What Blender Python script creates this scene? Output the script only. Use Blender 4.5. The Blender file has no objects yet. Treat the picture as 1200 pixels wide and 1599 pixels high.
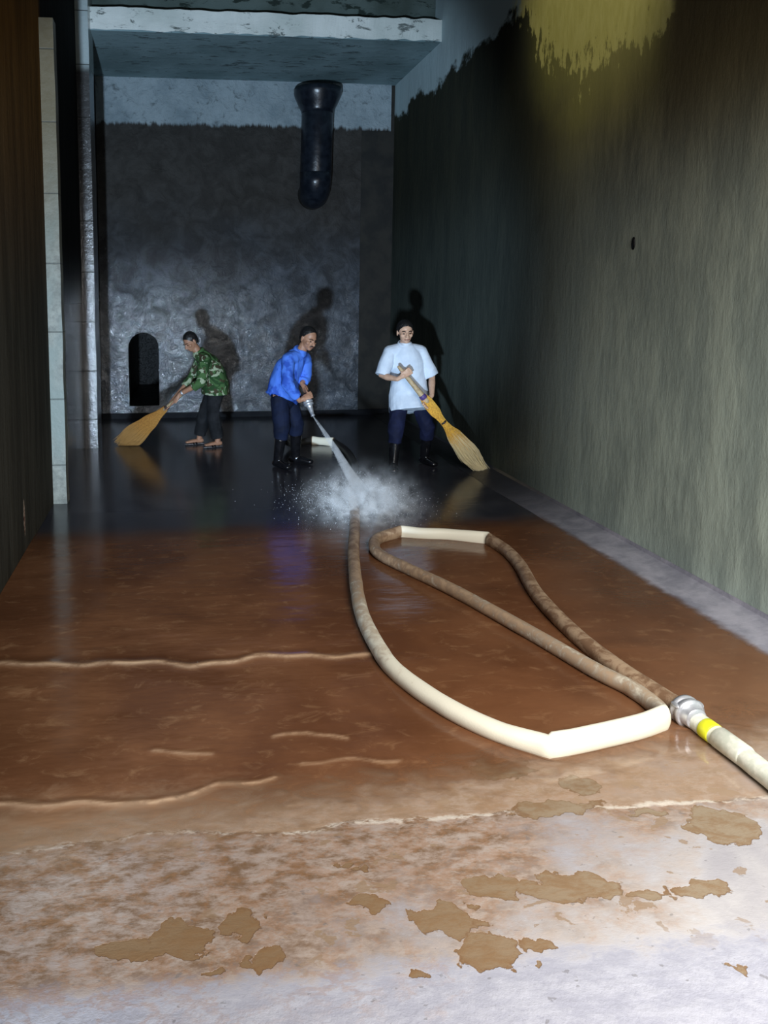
import bpy, bmesh, math, random
import numpy as np
from mathutils import Vector as V, Matrix, noise
R = math.radians
sc = bpy.context.scene
COL = sc.collection
random.seed(7)

# ------------------------------------------------------------------ camera
cam_d = bpy.data.cameras.new('camera')
cam = bpy.data.objects.new('camera', cam_d); COL.objects.link(cam)
cam.location = (0, 0, 1.95)
cam.rotation_euler = (R(90 - 6.654), 0, R(-5.947))
cam_d.sensor_fit = 'VERTICAL'; cam_d.sensor_height = 36
cam_d.lens = 36 * 1200 / 1599
cam_d.shift_x = 200 / 1599; cam_d.shift_y = -199.5 / 1599
cam_d.clip_start = 0.05
sc.camera = cam

# ------------------------------------------------------------------ light
sc.view_settings.view_transform = 'Standard'
sc.view_settings.look = 'None'
sc.view_settings.exposure = 0.0
sc.view_settings.gamma = 1.0
world = bpy.data.worlds.new('world'); sc.world = world; world.use_nodes = True
world.node_tree.nodes['Background'].inputs[0].default_value = (0.75, 0.85, 1.0, 1)
world.node_tree.nodes['Background'].inputs[1].default_value = 0.16

def aim(o, tgt):
    o.rotation_euler = (V(tgt) - o.location).to_track_quat('-Z', 'Y').to_euler()
def area(name, loc, tgt, sx, sy, power, color):
    l = bpy.data.lights.new(name, 'AREA'); l.shape = 'RECTANGLE'; l.size = sx; l.size_y = sy
    l.energy = power; l.color = color
    l.spread = R(125)
    o = bpy.data.objects.new(name, l); COL.objects.link(o); o.location = loc; aim(o, tgt); return o
# daylight through the open front of the basin
area('daylight_opening', (1.9, -0.2, 2.9), (2.35, 2.1, 0.0), 2.4, 1.8, 200, (1.0, 0.97, 0.94))
# low flood lamp standing behind the photographer, shining down the basin
lp = bpy.data.lights.new('flood_lamp', 'SPOT'); lp.energy = 3800; lp.color = (0.60, 0.79, 1.0)
lp.shadow_soft_size = 0.12; lp.spot_size = R(40); lp.spot_blend = 0.4
flood = bpy.data.objects.new('flood_lamp', lp); COL.objects.link(flood)
flood.location = (-0.85, -1.0, 0.42); aim(flood, (1.05, 12.0, 2.9))

# added warm spot, stands in for sunlight on the upper right wall
sh = bpy.data.lights.new('added_wall_spot', 'SPOT'); sh.energy = 260; sh.color = (1.0, 0.93, 0.66)
sh.shadow_soft_size = 0.15; sh.spot_size = R(40); sh.spot_blend = 0.8
hs = bpy.data.objects.new('added_wall_spot', sh); COL.objects.link(hs); hs.location = (0.6, 5.0, 6.8); aim(hs, (3.46, 6.3, 4.7))

# ------------------------------------------------------------------ helpers
def tag(o, label=None, cat=None, group=None, kind=None):
    for k, v in (('label', label), ('category', cat), ('group', group), ('kind', kind)):
        if v: o[k] = v
    return o
def empty(name, loc=(0, 0, 0)):
    o = bpy.data.objects.new(name, None); COL.objects.link(o); o.location = loc
    o.empty_display_size = 0.1; return o
def link(name, me, mat, parent=None, smooth=True):
    o = bpy.data.objects.new(name, me); COL.objects.link(o)
    if mat: me.materials.clear(); me.materials.append(mat)
    if smooth and len(me.polygons): me.polygons.foreach_set('use_smooth', [True] * len(me.polygons))
    if parent:
        o.parent = parent; o.matrix_parent_inverse = Matrix.Translation(parent.location).inverted()
    return o
def obj(name, bm, mat, parent=None, smooth=True):
    bmesh.ops.recalc_face_normals(bm, faces=bm.faces)
    me = bpy.data.meshes.new(name); bm.to_mesh(me); bm.free()
    return link(name, me, mat, parent, smooth)
def remeshed(name, bm, voxel, mat, parent=None, smooth_it=3, wrinkle=0, wscale=9, cut=None):
    me = bpy.data.meshes.new('tmp'); bm.to_mesh(me); bm.free()
    o = bpy.data.objects.new('tmp', me); COL.objects.link(o)
    m = o.modifiers.new('r', 'REMESH'); m.mode = 'VOXEL'; m.voxel_size = voxel
    s = o.modifiers.new('s', 'SMOOTH'); s.factor = 0.5; s.iterations = smooth_it
    dg = bpy.context.evaluated_depsgraph_get(); dg.update()
    new = bpy.data.meshes.new_from_object(o.evaluated_get(dg))
    bpy.data.objects.remove(o); bpy.data.meshes.remove(me)
    new.name = name
    b = bmesh.new(); b.from_mesh(new)
    if wrinkle:
        b.normal_update()
        for v in b.verts:
            c = v.co
            q = V((c.x * wscale, c.y * wscale, c.z * wscale * 0.75))
            n = 1 - abs(noise.noise(q)) * 2.6 + 0.5 * noise.noise(q * 2.3)
            v.co = c + v.normal * n * wrinkle
    if cut:
        for co, no in cut:
            bmesh.ops.bisect_plane(b, geom=b.verts[:] + b.edges[:] + b.faces[:], plane_co=co, plane_no=no, clear_outer=True)
    b.to_mesh(new); b.free()
    return link(name, new, mat, parent)

def box(bm, lo, hi):
    xs, ys, zs = zip(lo, hi)
    v = [bm.verts.new((x, y, z)) for x in xs for y in ys for z in zs]
    for f in ((0, 1, 3, 2), (4, 6, 7, 5), (0, 4, 5, 1), (2, 3, 7, 6), (0, 2, 6, 4), (1, 5, 7, 3)):
        bm.faces.new([v[i] for i in f])
def ring(bm, c, u, w, a, b, n):
    return [bm.verts.new(c + u * (a * math.cos(2 * math.pi * k / n)) + w * (b * math.sin(2 * math.pi * k / n))) for k in range(n)]
def bridge(bm, r0, r1):
    n = len(r0)
    for k in range(n):
        bm.faces.new((r0[k], r0[(k + 1) % n], r1[(k + 1) % n], r1[k]))
def loft(bm, pts, rads, side=None, n=16, round_ends=True, fixed=False):
    """closed tube through pts, radii floats or (a,b); a is measured along side"""
    pts = [V(p) for p in pts]
    rads = [(r, r) if not isinstance(r, tuple) else r for r in rads]
    tang = []
    for i in range(len(pts)):
        a = pts[max(i - 1, 0)]; b = pts[min(i + 1, len(pts) - 1)]
        t = b - a
        tang.append(t.normalized() if t.length > 1e-9 else V((0, 0, 1)))
    s = V(side) if side is not None else (V((1, 0, 0)) if abs(tang[0].x) < 0.8 else V((0, 1, 0)))
    rings = []
    def fr(t, s):
        u = (s - t * s.dot(t))
        u = u.normalized() if u.length > 1e-6 else t.orthogonal().normalized()
        return u, t.cross(u).normalized()
    u, w = fr(tang[0], s)
    if round_ends:
        a, b = rads[0]; m = min(a, b)
        for th in (80, 55, 28):
            f = math.cos(R(th)); d = math.sin(R(th)) * m
            rings.append(ring(bm, pts[0] - tang[0] * d, u, w, a * f, b * f, n))
    for i, p in enumerate(pts):
        if side is not None: u, w = fr(tang[i], s)
        else:
            u, w = fr(tang[i], u)
        rings.append(ring(bm, p, u, w, rads[i][0], rads[i][1], n))
    if round_ends:
        a, b = rads[-1]; m = min(a, b)
        for th in (28, 55, 80):
            f = math.cos(R(th)); d = math.sin(R(th)) * m
            rings.append(ring(bm, pts[-1] + tang[-1] * d, u, w, a * f, b * f, n))
    for i in range(len(rings) - 1): bridge(bm, rings[i], rings[i + 1])
    bm.faces.new(rings[0][::-1]); bm.faces.new(rings[-1])
def ell(bm, c, r, axes=None, seg=16):
    X, Y, Z = axes if axes else (V((1, 0, 0)), V((0, 1, 0)), V((0, 0, 1)))
    res = bmesh.ops.create_uvsphere(bm, u_segments=seg, v_segments=max(8, seg // 2), radius=1)
    c = V(c)
    for v in res['verts']:
        p = v.co; v.co = c + X * (p.x * r[0]) + Y * (p.y * r[1]) + Z * (p.z * r[2])
def catmull(P, k=8):
    P = [V(p) for p in P]; out = []
    Q = [P[0] * 2 - P[1]] + P + [P[-1] * 2 - P[-2]]
    for i in range(1, len(Q) - 2):
        a, b, c, d = Q[i - 1:i + 3]
        for j in range(k):
            t = j / k
            out.append(0.5 * ((2 * b) + (c - a) * t + (2 * a - 5 * b + 4 * c - d) * t * t + (3 * b - a - 3 * c + d) * t ** 3))
    out.append(P[-1]); return out

# ------------------------------------------------------------------ materials
class N:
    def __init__(s, name):
        s.m = bpy.data.materials.new(name); s.m.use_nodes = True
        s.t = s.m.node_tree; s.b = s.t.nodes['Principled BSDF']; s.out = s.t.nodes['Material Output']
    def n(s, typ, **kw):
        nd = s.t.nodes.new('ShaderNode' + typ)
        for k, v in kw.items(): setattr(nd, k, v)
        return nd
    def set(s, sock, v):
        if isinstance(v, bpy.types.NodeSocket): s.t.links.new(v, sock)
        elif isinstance(v, (tuple, list)) and sock.type == 'RGBA' and len(v) == 3: sock.default_value = (*v, 1)
        else: sock.default_value = v
    def pos(s): return s.n('NewGeometry').outputs['Position']
    def noise(s, vec, scale, detail=5, rough=0.55, dist=0.0):
        nd = s.n('TexNoise'); s.set(nd.inputs['Vector'], vec); nd.inputs['Scale'].default_value = scale
        nd.inputs['Detail'].default_value = detail; nd.inputs['Roughness'].default_value = rough
        nd.inputs['Distortion'].default_value = dist
        return nd.outputs['Fac']
    def vm(s, op, a, b=None):
        nd = s.n('VectorMath', operation=op); s.set(nd.inputs[0], a)
        if b is not None: s.set(nd.inputs[1], b)
        return nd.outputs['Value'] if op in ('LENGTH', 'DISTANCE') else nd.outputs[0]
    def ma(s, op, a, b=0.0, clamp=False):
        nd = s.n('Math', operation=op, use_clamp=clamp); s.set(nd.inputs[0], a); s.set(nd.inputs[1], b); return nd.outputs[0]
    def sep(s, v):
        nd = s.n('SeparateXYZ'); s.set(nd.inputs[0], v); return nd.outputs
    def mr(s, v, a, b, c=0.0, d=1.0, smooth=True):
        nd = s.n('MapRange'); nd.interpolation_type = 'SMOOTHSTEP' if smooth else 'LINEAR'
        for i, x in enumerate((v, a, b, c, d)): s.set(nd.inputs[i], x)
        return nd.outputs[0]
    def mix(s, f, a, b):
        nd = s.n('Mix', data_type='RGBA'); s.set(nd.inputs[0], f); s.set(nd.inputs[6], a); s.set(nd.inputs[7], b); return nd.outputs[2]
    def bump(s, h, strength=0.5, dist=0.02, nrm=None):
        nd = s.n('Bump'); nd.inputs['Strength'].default_value = strength; nd.inputs['Distance'].default_value = dist
        s.set(nd.inputs['Height'], h)
        if nrm is not None: s.set(nd.inputs['Normal'], nrm)
        return nd.outputs[0]
    def fin(s, color=None, rough=0.5, normal=None, metal=0.0, spec=0.5, coat=0.0, crough=0.08, cn=None):
        s.b.inputs['Coat Roughness'].default_value = crough
        if normal is not None and not (isinstance(coat, float) and coat == 0.0): s.set(s.b.inputs['Coat Normal'], cn if cn is not None else normal)
        if color is not None: s.set(s.b.inputs['Base Color'], color)
        s.set(s.b.inputs['Roughness'], rough)
        if normal is not None: s.set(s.b.inputs['Normal'], normal)
        s.set(s.b.inputs['Metallic'], metal); s.set(s.b.inputs['Specular IOR Level'], spec)
        s.set(s.b.inputs['Coat Weight'], coat)
        return s.m

def simple(name, c1, c2=None, rough=0.6, scale=30, bump=0.2, dist=0.004, metal=0, spec=0.5, coat=0.0, lo=0.35, hi=0.65):
    s = N(name); p = s.pos(); nz = s.noise(p, scale)
    col = s.mix(s.mr(nz, lo, hi), c1, c2 if c2 else tuple(x * 0.7 for x in c1))
    return s.fin(col, rough, s.bump(nz, bump, dist), metal, spec, coat)

# wet plaster of the end wall
def mat_back():
    s = N('stained_plaster'); p = s.pos(); x, y, z = s.sep(p)
    big = s.noise(p, 1.1, 6, 0.6); fine = s.noise(p, 9, 8, 0.65, 0.6); mid = s.noise(p, 3.5, 6, 0.6, 0.8)
    zz = s.ma('ADD', z, s.ma('MULTIPLY', s.ma('SUBTRACT', s.noise(s.vm('MULTIPLY', p, (9, 1, 1)), 1.3, 6, .7), 0.5), 0.25))
    up = s.mr(zz, 4.50, 4.56)
    dark = s.mix(s.mr(mid, 0.35, 0.7), (0.036, 0.033, 0.030), (0.056, 0.052, 0.048))
    bl = s.mix(s.mr(mid, 0.35, 0.7), (0.040, 0.046, 0.056), (0.085, 0.10, 0.125))
    dark = s.mix(s.mr(s.ma('ADD', z, s.ma('MULTIPLY', big, 2.0)), 4.6, 2.2), dark, bl)
    light = s.mix(s.mr(big, 0.35, 0.6), (0.20, 0.255, 0.285), (0.32, 0.38, 0.41))
    light = s.mix(s.mr(fine, 0.55, 0.72), light, (0.14, 0.17, 0.18))
    col = s.mix(up, dark, light)
    wet = s.ma('MULTIPLY', s.mr(z, 2.9, 1.0), s.mr(mid, 0.3, 0.6, 0.5, 1.0))
    rough = s.mr(wet, 0, 1, 0.75, 0.16, False)
    vor = s.n('TexVoronoi'); vor.feature = 'SMOOTH_F1'; vor.inputs['Scale'].default_value = 6
    s.set(vor.inputs['Vector'], s.vm('ADD', p, s.vm('MULTIPLY', s.n('TexNoise').outputs['Color'], (0.0, 0, 0))))
    h = s.ma('ADD', s.ma('MULTIPLY', mid, 1.5), s.ma('ADD', s.ma('MULTIPLY', fine, 1.3), s.ma('MULTIPLY', vor.outputs['Distance'], 0.8)))
    return s.fin(col, rough, s.bump(h, 1.0, 0.030), 0, s.mr(wet, 0, 1, 0.15, 0.8, False), s.ma('MULTIPLY', wet, s.mr(x, 2.4, 0.0, .25, 1.0)), .05, s.bump(s.ma('ADD', s.ma('MULTIPLY', mid, 1.4), s.ma('ADD', s.ma('MULTIPLY', fine, .8), s.ma('MULTIPLY', vor.outputs['Distance'], .9))), 1.0, .013))
M = {}
M['back'] = mat_back()

def mat_right():
    s = N('algae_wall'); p = s.pos(); x, y, z = s.sep(p)
    streak = s.noise(s.vm('MULTIPLY', p, (1, 1.9, 0.55)), 1.8, 9, 0.66)
    str2 = s.noise(s.vm('MULTIPLY', p, (1, 2.5, 0.8)), 7, 8, 0.66)
    big = s.noise(p, 0.7, 4, 0.5)
    fine = s.noise(p, 60, 4, 0.6)
    # algae grade: olive brown above, grey green below
    hz = s.mr(s.ma('ADD', z, s.ma('MULTIPLY', s.ma('SUBTRACT', streak, .5), 1.6)), 0.6, 3.4)
    base = s.mix(hz, (0.50, 0.60, 0.53), (0.33, 0.36, 0.29))
    base = s.mix(s.mr(z, 2.4, 3.6), base, (0.20, 0.175, 0.085))
    dk = s.mix(s.mr(streak, 0.38, 0.62), (0.5, 0.52, 0.52), (1.1, 1.1, 1.05))
    mul = s.n('Mix', data_type='RGBA', blend_type='MULTIPLY'); mul.inputs[0].default_value = 0.6
    s.set(mul.inputs[6], base); s.set(mul.inputs[7], dk); base = mul.outputs[2]
    # wall colour turns near black on the deeper half
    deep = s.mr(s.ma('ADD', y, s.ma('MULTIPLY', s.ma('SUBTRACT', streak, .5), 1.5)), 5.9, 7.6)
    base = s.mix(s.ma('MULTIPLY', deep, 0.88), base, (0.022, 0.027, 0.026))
    # shaded brown painted over the upper front strip of the wall
    front_shade = s.ma('MULTIPLY', s.mr(z, 2.8, 3.6), s.mr(y, 5.6, 5.1))
    base = s.mix(s.ma('MULTIPLY', front_shade, 0.7), base, (0.13, 0.10, 0.04))
    # bare pale render above the old water line
    edge = s.ma('MULTIPLY', s.ma('SUBTRACT', s.noise(s.vm('MULTIPLY', p, (1, .8, 1.0)), 1.9, 9, .64), 0.5), 1.0)
    zz = s.ma('ADD', z, edge)
    pale = s.ma('MULTIPLY', s.mr(zz, 4.68, 4.78), s.mr(y, 7.3, 7.6))
    base = s.mix(pale, base, (0.45, 0.56, 0.58))
    # sunlit yellow patch, painted into the wall colour
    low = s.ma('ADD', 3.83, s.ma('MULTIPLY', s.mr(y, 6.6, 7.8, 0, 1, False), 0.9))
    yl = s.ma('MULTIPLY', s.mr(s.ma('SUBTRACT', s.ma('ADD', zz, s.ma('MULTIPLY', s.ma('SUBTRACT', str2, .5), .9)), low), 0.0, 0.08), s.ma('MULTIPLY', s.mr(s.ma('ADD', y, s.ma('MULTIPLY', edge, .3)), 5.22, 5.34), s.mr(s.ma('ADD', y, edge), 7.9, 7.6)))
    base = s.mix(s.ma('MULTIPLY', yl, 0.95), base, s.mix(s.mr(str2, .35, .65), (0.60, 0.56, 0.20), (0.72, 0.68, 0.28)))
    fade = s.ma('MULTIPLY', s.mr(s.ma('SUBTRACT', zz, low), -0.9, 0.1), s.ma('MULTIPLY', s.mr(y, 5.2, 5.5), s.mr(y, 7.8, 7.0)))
    base = s.mix(s.ma('MULTIPLY', fade, 0.45), base, (0.34, 0.33, 0.09))  # olive fade-out of the painted sunlight below the patch
    vo = s.n('TexVoronoi'); vo.inputs['Scale'].default_value = 9; s.set(vo.inputs['Vector'], s.vm('MULTIPLY', p, (0.3, 1, .7)))
    vr = s.sep(vo.outputs['Color'])
    glint_dots = s.ma('MULTIPLY', s.mr(vo.outputs['Distance'], .075, .05), s.ma('MULTIPLY', s.ma('GREATER_THAN', vr[0], .72), s.mr(z, 2.2, .9)))
    base = s.mix(glint_dots, base, (0.75, 0.78, 0.76))  # white specks painted as glints on the lower wall
    h = s.ma('ADD', s.ma('MULTIPLY', streak, 1.2), s.ma('ADD', s.ma('MULTIPLY', str2, 0.6), s.ma('MULTIPLY', fine, 0.15)))
    rough = s.mr(z, 0.3, 2.5, 0.42, 0.8, False)
    return s.fin(base, rough, s.bump(h, 0.6, 0.014), 0, s.ma('MULTIPLY', s.mr(y, 8.0, 6.0), .4))
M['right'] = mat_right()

def mat_left():
    s = N('brown_slimed_wall'); p = s.pos(); x, y, z = s.sep(p)
    streak = s.noise(s.vm('MULTIPLY', p, (1, 4.0, 0.4)), 2.2, 7, 0.6)
    nz = s.noise(p, 18, 6, 0.6)
    near = s.mr(y, 6.4, 5.2)
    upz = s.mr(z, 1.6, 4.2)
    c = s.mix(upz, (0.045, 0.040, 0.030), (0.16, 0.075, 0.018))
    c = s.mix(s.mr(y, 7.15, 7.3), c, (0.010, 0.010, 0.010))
    mul = s.n('Mix', data_type='RGBA', blend_type='MULTIPLY'); mul.inputs[0].default_value = 0.5
    s.set(mul.inputs[6], c); s.set(mul.inputs[7], s.mix(s.mr(streak, .35, .65), (.4, .4, .4), (1.2, 1.2, 1.2))); c = mul.outputs[2]
    # rusty scar low on the wall
    d = s.vm('LENGTH', s.vm('MULTIPLY', s.vm('SUBTRACT', p, (-1.16, 5.82, 0.27)), (0.0, 1 / 0.03, 1 / 0.15)))
    sc_ = s.mr(s.ma('ADD', d, s.ma('MULTIPLY', nz, 1.0)), 1.5, 1.2)
    c = s.mix(sc_, c, s.mix(s.mr(nz, .4, .6), (0.4, 0.3, 0.22), (0.10, 0.02, 0.015)))
    wet = s.ma('MULTIPLY', s.mr(y, 7.2, 7.6), s.mr(z, 2.6, 1.6))
    rough = s.mr(wet, 0, 1, 0.9, 0.16, False)
    h = s.ma('ADD', streak, s.ma('MULTIPLY', nz, .35))
    return s.fin(c, rough, s.bump(h, 0.35, 0.02), 0, s.mr(wet, 0, 1, 0.06, 0.6, False))
M['left'] = mat_left()

def mat_pilaster(name, wet):
    s = N(name); p = s.pos(); x, y, z = s.sep(p)
    nz = s.noise(p, 12, 7, 0.65); big = s.noise(s.vm('MULTIPLY', p, (1, 1, .6)), 2.0, 5)
    c = s.mix(s.mr(nz, .35, .68), (0.12, 0.12, 0.098), (0.225, 0.225, 0.185))
    c = s.mix(s.mr(big, .5, .68), c, (0.155, 0.18, 0.155))
    c = s.mix(s.ma('MULTIPLY', s.mr(z, 1.6, 3.6), 0.85), c, (0.12, 0.085, 0.04) if not wet else (0.06, 0.055, 0.05))
    if wet: c = s.mix(s.mr(s.ma('ADD', z, s.ma('MULTIPLY', nz, .5)), 4.7, 4.9), c, (0.40, 0.46, 0.46))
    if wet: c = s.mix(s.mr(z, 4.75, 4.6), c, (0.055, 0.052, 0.050))
    # board joints left by the formwork
    j = s.ma('ABSOLUTE', s.ma('SUBTRACT', s.ma('FRACT', s.ma('DIVIDE', s.ma('ADD', z, 0.25), 0.62)), 0.5))
    jl = s.mr(j, 0.488, 0.495)
    c = s.mix(s.ma('MULTIPLY', jl, .7), c, (0.04, 0.04, 0.035))
    h = s.ma('SUBTRACT', s.ma('ADD', nz, s.ma('MULTIPLY', big, 1.0)), jl)
    return s.fin(c, 0.2 if wet else 0.5, s.bump(h, 0.9 if wet else 0.4, 0.012), 0, 0.7 if wet else 0.4, s.mr(z, 3.2, 2.2, 0, .9) if wet else 0.0, .08)
M['pil'] = mat_pilaster('weathered_concrete', False); M['pilwet'] = mat_pilaster('wet_concrete', True)

def mat_slab(name, a, b, c3, dark=0.58):
    s = N(name); p = s.pos()
    nz = s.noise(s.vm('MULTIPLY', p, (1.0, 2.5, 2.5)), 3.5, 9, 0.72, 0.5); big = s.noise(p, 1.0, 4)
    c = s.mix(s.mr(big, .35, .65), a, b)
    c = s.mix(s.mr(nz, dark, dark + .07), c, c3)
    return s.fin(c, 0.85, s.bump(nz, 0.6, 0.02), 0, 0.2)
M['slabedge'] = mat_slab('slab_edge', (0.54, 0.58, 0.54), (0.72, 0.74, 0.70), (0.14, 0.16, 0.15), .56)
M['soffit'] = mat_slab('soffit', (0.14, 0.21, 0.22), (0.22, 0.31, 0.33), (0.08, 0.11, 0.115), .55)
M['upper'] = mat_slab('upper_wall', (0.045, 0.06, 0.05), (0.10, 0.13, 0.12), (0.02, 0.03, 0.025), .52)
M['recess'] = simple('recess_wall', (0.030, 0.028, 0.024), (0.018, 0.018, 0.017), 0.7, 4, 0.4, 0.02, spec=0.2)
M['shade_strip'] = simple('dark_shade_strip', (0.004, 0.005, 0.008), (0.008, 0.009, 0.012), 0.7, 8, 0.3, 0.01, spec=.2)
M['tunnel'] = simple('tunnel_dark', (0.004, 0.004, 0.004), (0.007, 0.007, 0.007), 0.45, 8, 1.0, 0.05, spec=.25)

PATCH = [(-0.002, 2.144, 0.107, 0.064), (0.186, 2.173, 0.051, 0.055), (0.25, 2.038, 0.052, 0.033), (-0.156, 2.125, 0.086, 0.042), (0.589, 2.22, 0.057, 0.033), (0.56, 2.392, 0.026, 0.016), (0.829, 2.131, 0.11, 0.07), (0.902, 2.004, 0.095, 0.068), (1.034, 2.242, 0.095, 0.053), (1.276, 2.216, 0.169, 0.067), (1.51, 2.159, 0.073, 0.018), (1.7, 2.158, 0.101, 0.032), (1.75, 2.533, 0.063, 0.031), (1.99, 2.437, 0.141, 0.103), (1.059, 2.017, 0.058, 0.02), (1.039, 1.956, 0.019, 0.011), (0.687, 1.949, 0.028, 0.017), (1.604, 1.886, 0.034, 0.013), (0.088, 2.005, 0.037, 0.011), (1.311, 2.857, 0.132, 0.077), (1.587, 2.723, 0.076, 0.064), (1.427, 2.596, 0.195, 0.039), (0.597, 2.359, 0.022, 0.01)]
def mat_floor():
    s = N('basin_floor'); p = s.pos(); x, y, z = s.sep(p)
    n1 = s.noise(p, 2.2, 8, 0.6, 0.3); n2 = s.noise(s.vm('MULTIPLY', p, (1, 2.0, 1)), 9, 14, 0.74, 0.12); n3 = s.noise(p, 60, 4, 0.6)
    pale = s.mix(s.mr(n1, .35, .65), (0.33, 0.315, 0.335), (0.46, 0.44, 0.435))
    pale = s.mix(s.mr(n2, .60, .74), pale, (0.34, 0.33, 0.36))
    # ochre silt left by the water, thicker to the left and towards the water
    lim = s.ma('ADD', s.ma('ADD', y, s.ma('MULTIPLY', x, -0.42)), s.ma('MULTIPLY', s.ma('SUBTRACT', n1, .5), 1.9))
    silt = s.mr(s.ma('ADD', lim, s.ma('MULTIPLY', s.ma('SUBTRACT', n2, .5), .8)), 1.45, 2.0)
    tan = s.mix(s.mr(n2, .40, .60), (0.17, 0.098, 0.052), (0.31, 0.21, 0.14))
    c = s.mix(s.ma('MULTIPLY', silt, s.mr(n2, .35, .66, 1.0, .55)), pale, tan)
    near = s.mr(s.ma('ADD', y, s.ma('MULTIPLY', s.ma('SUBTRACT', n2, .5), .25)), 1.93, 2.03)
    c = s.mix(near, s.mix(s.mr(n2, .4, .6), (0.33, 0.33, 0.385), (0.40, 0.40, 0.45)), c)
    # rusty veins
    vein = s.ma('ABSOLUTE', s.ma('SUBTRACT', s.noise(s.vm('MULTIPLY', p, (1, 1.7, 1)), 4.2, 10, .72, .2), 0.5))
    c = s.mix(s.ma('MULTIPLY', s.mr(vein, .05, .0), s.ma('MULTIPLY', silt, .35)), c, (0.30, 0.15, 0.07))
    # separate puddles of silt
    wob = s.n('TexNoise'); s.set(wob.inputs['Vector'], p); wob.inputs['Scale'].default_value = 13; wob.inputs['Detail'].default_value = 6
    wp = s.vm('ADD', p, s.vm('MULTIPLY', s.vm('SUBTRACT', wob.outputs['Color'], (.5, .5, .5)), (0.22, 0.13, 0)))
    d = None
    for (a, b, rx, ry) in PATCH:
        l = s.vm('LENGTH', s.vm('MULTIPLY', s.vm('SUBTRACT', wp, (a, b, 0)), (1 / rx, 1 / ry, 0)))
        l = s.ma('MULTIPLY', s.ma('SUBTRACT', l, 1.0), min(rx, ry * 1.6))
        d = l if d is None else s.ma('MINIMUM', d, l)
    puddle = s.mr(d, 0.003, -0.001)
    rim = s.ma('MULTIPLY', puddle, s.mr(d, -0.009, -0.001))
    pc = s.mix(s.mr(x, 0.2, 1.9), (0.21, 0.135, 0.075), (0.27, 0.21, 0.145))
    pc = s.mix(s.mr(n2, .42, .6, 0, .6), pc, (0.20, 0.11, 0.05))
    flake = s.ma('MULTIPLY', s.mr(s.noise(s.vm('MULTIPLY', p, (1, 1.5, 1)), 6.5, 7, .6, .3), .605, .615), s.ma('MULTIPLY', s.mr(y, 1.9, 2.1), s.mr(x, -.4, .4)))
    c = s.mix(s.ma('MULTIPLY', flake, .75), c, (0.25, 0.17, 0.105))
    pits = s.mr(s.noise(s.vm('MULTIPLY', p, (1, 1.7, 1)), 22, 4, .6, .2), .66, .68)
    c = s.mix(s.ma('MULTIPLY', pits, .5), c, (0.14, 0.13, 0.13))
    ylim = s.ma('ADD', y, s.ma('MULTIPLY', s.ma('SUBTRACT', n1, .5), .18))
    film = s.mr(ylim, 2.585, 2.60)
    c = s.mix(s.ma('MULTIPLY', film, .55), c, (0.36, 0.25, 0.165))
    lip = s.ma('MULTIPLY', s.mr(ylim, 2.575, 2.59), s.mr(ylim, 2.605, 2.592))
    c = s.mix(s.ma('MULTIPLY', lip, s.mr(n2, .45, .55)), c, (0.62, 0.55, 0.47))
    c = s.mix(puddle, c, pc); c = s.mix(s.ma('MULTIPLY', rim, .55), c, (0.17, 0.09, 0.045))
    # scrubbed dark concrete beyond the muddy water
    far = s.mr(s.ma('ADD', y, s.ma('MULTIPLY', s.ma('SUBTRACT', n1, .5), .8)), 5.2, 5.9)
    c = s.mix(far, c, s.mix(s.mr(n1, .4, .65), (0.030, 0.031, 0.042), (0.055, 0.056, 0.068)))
    # grey strip along the right wall stays bare
    strip = s.ma('MULTIPLY', s.mr(x, 3.1, 3.16), s.mr(y, 5.9, 4.6))
    c = s.mix(s.ma('MULTIPLY', strip, .9), c, (0.34, 0.33, 0.38))
    rough = s.mix(far, s.mix(s.ma('MAXIMUM', puddle, film), (0.34,) * 3, (0.07,) * 3), (0.20,) * 3)
    h = s.ma('ADD', s.ma('ADD', s.ma('MULTIPLY', n2, 0.5), s.ma('MULTIPLY', n3, .10)), s.ma('MULTIPLY', puddle, -.25))
    # chipped rough lip at the very front
    h = s.ma('ADD', h, s.ma('MULTIPLY', s.ma('MULTIPLY', s.noise(p, 20, 5, .7), 0.9), s.mr(y, 1.98, 1.86)))
    h = s.ma('MULTIPLY', h, s.mr(film, 0, 1, 1, .06, False))
    hh = s.mix(far, h, s.ma('MULTIPLY', s.noise(s.vm('MULTIPLY', p, (1, 2.2, 1)), 5, 3, .5), 0.16))
    return s.fin(c, rough, s.bump(hh, 0.5, 0.012), 0, 0.6)
M['floor'] = mat_floor()

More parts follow.
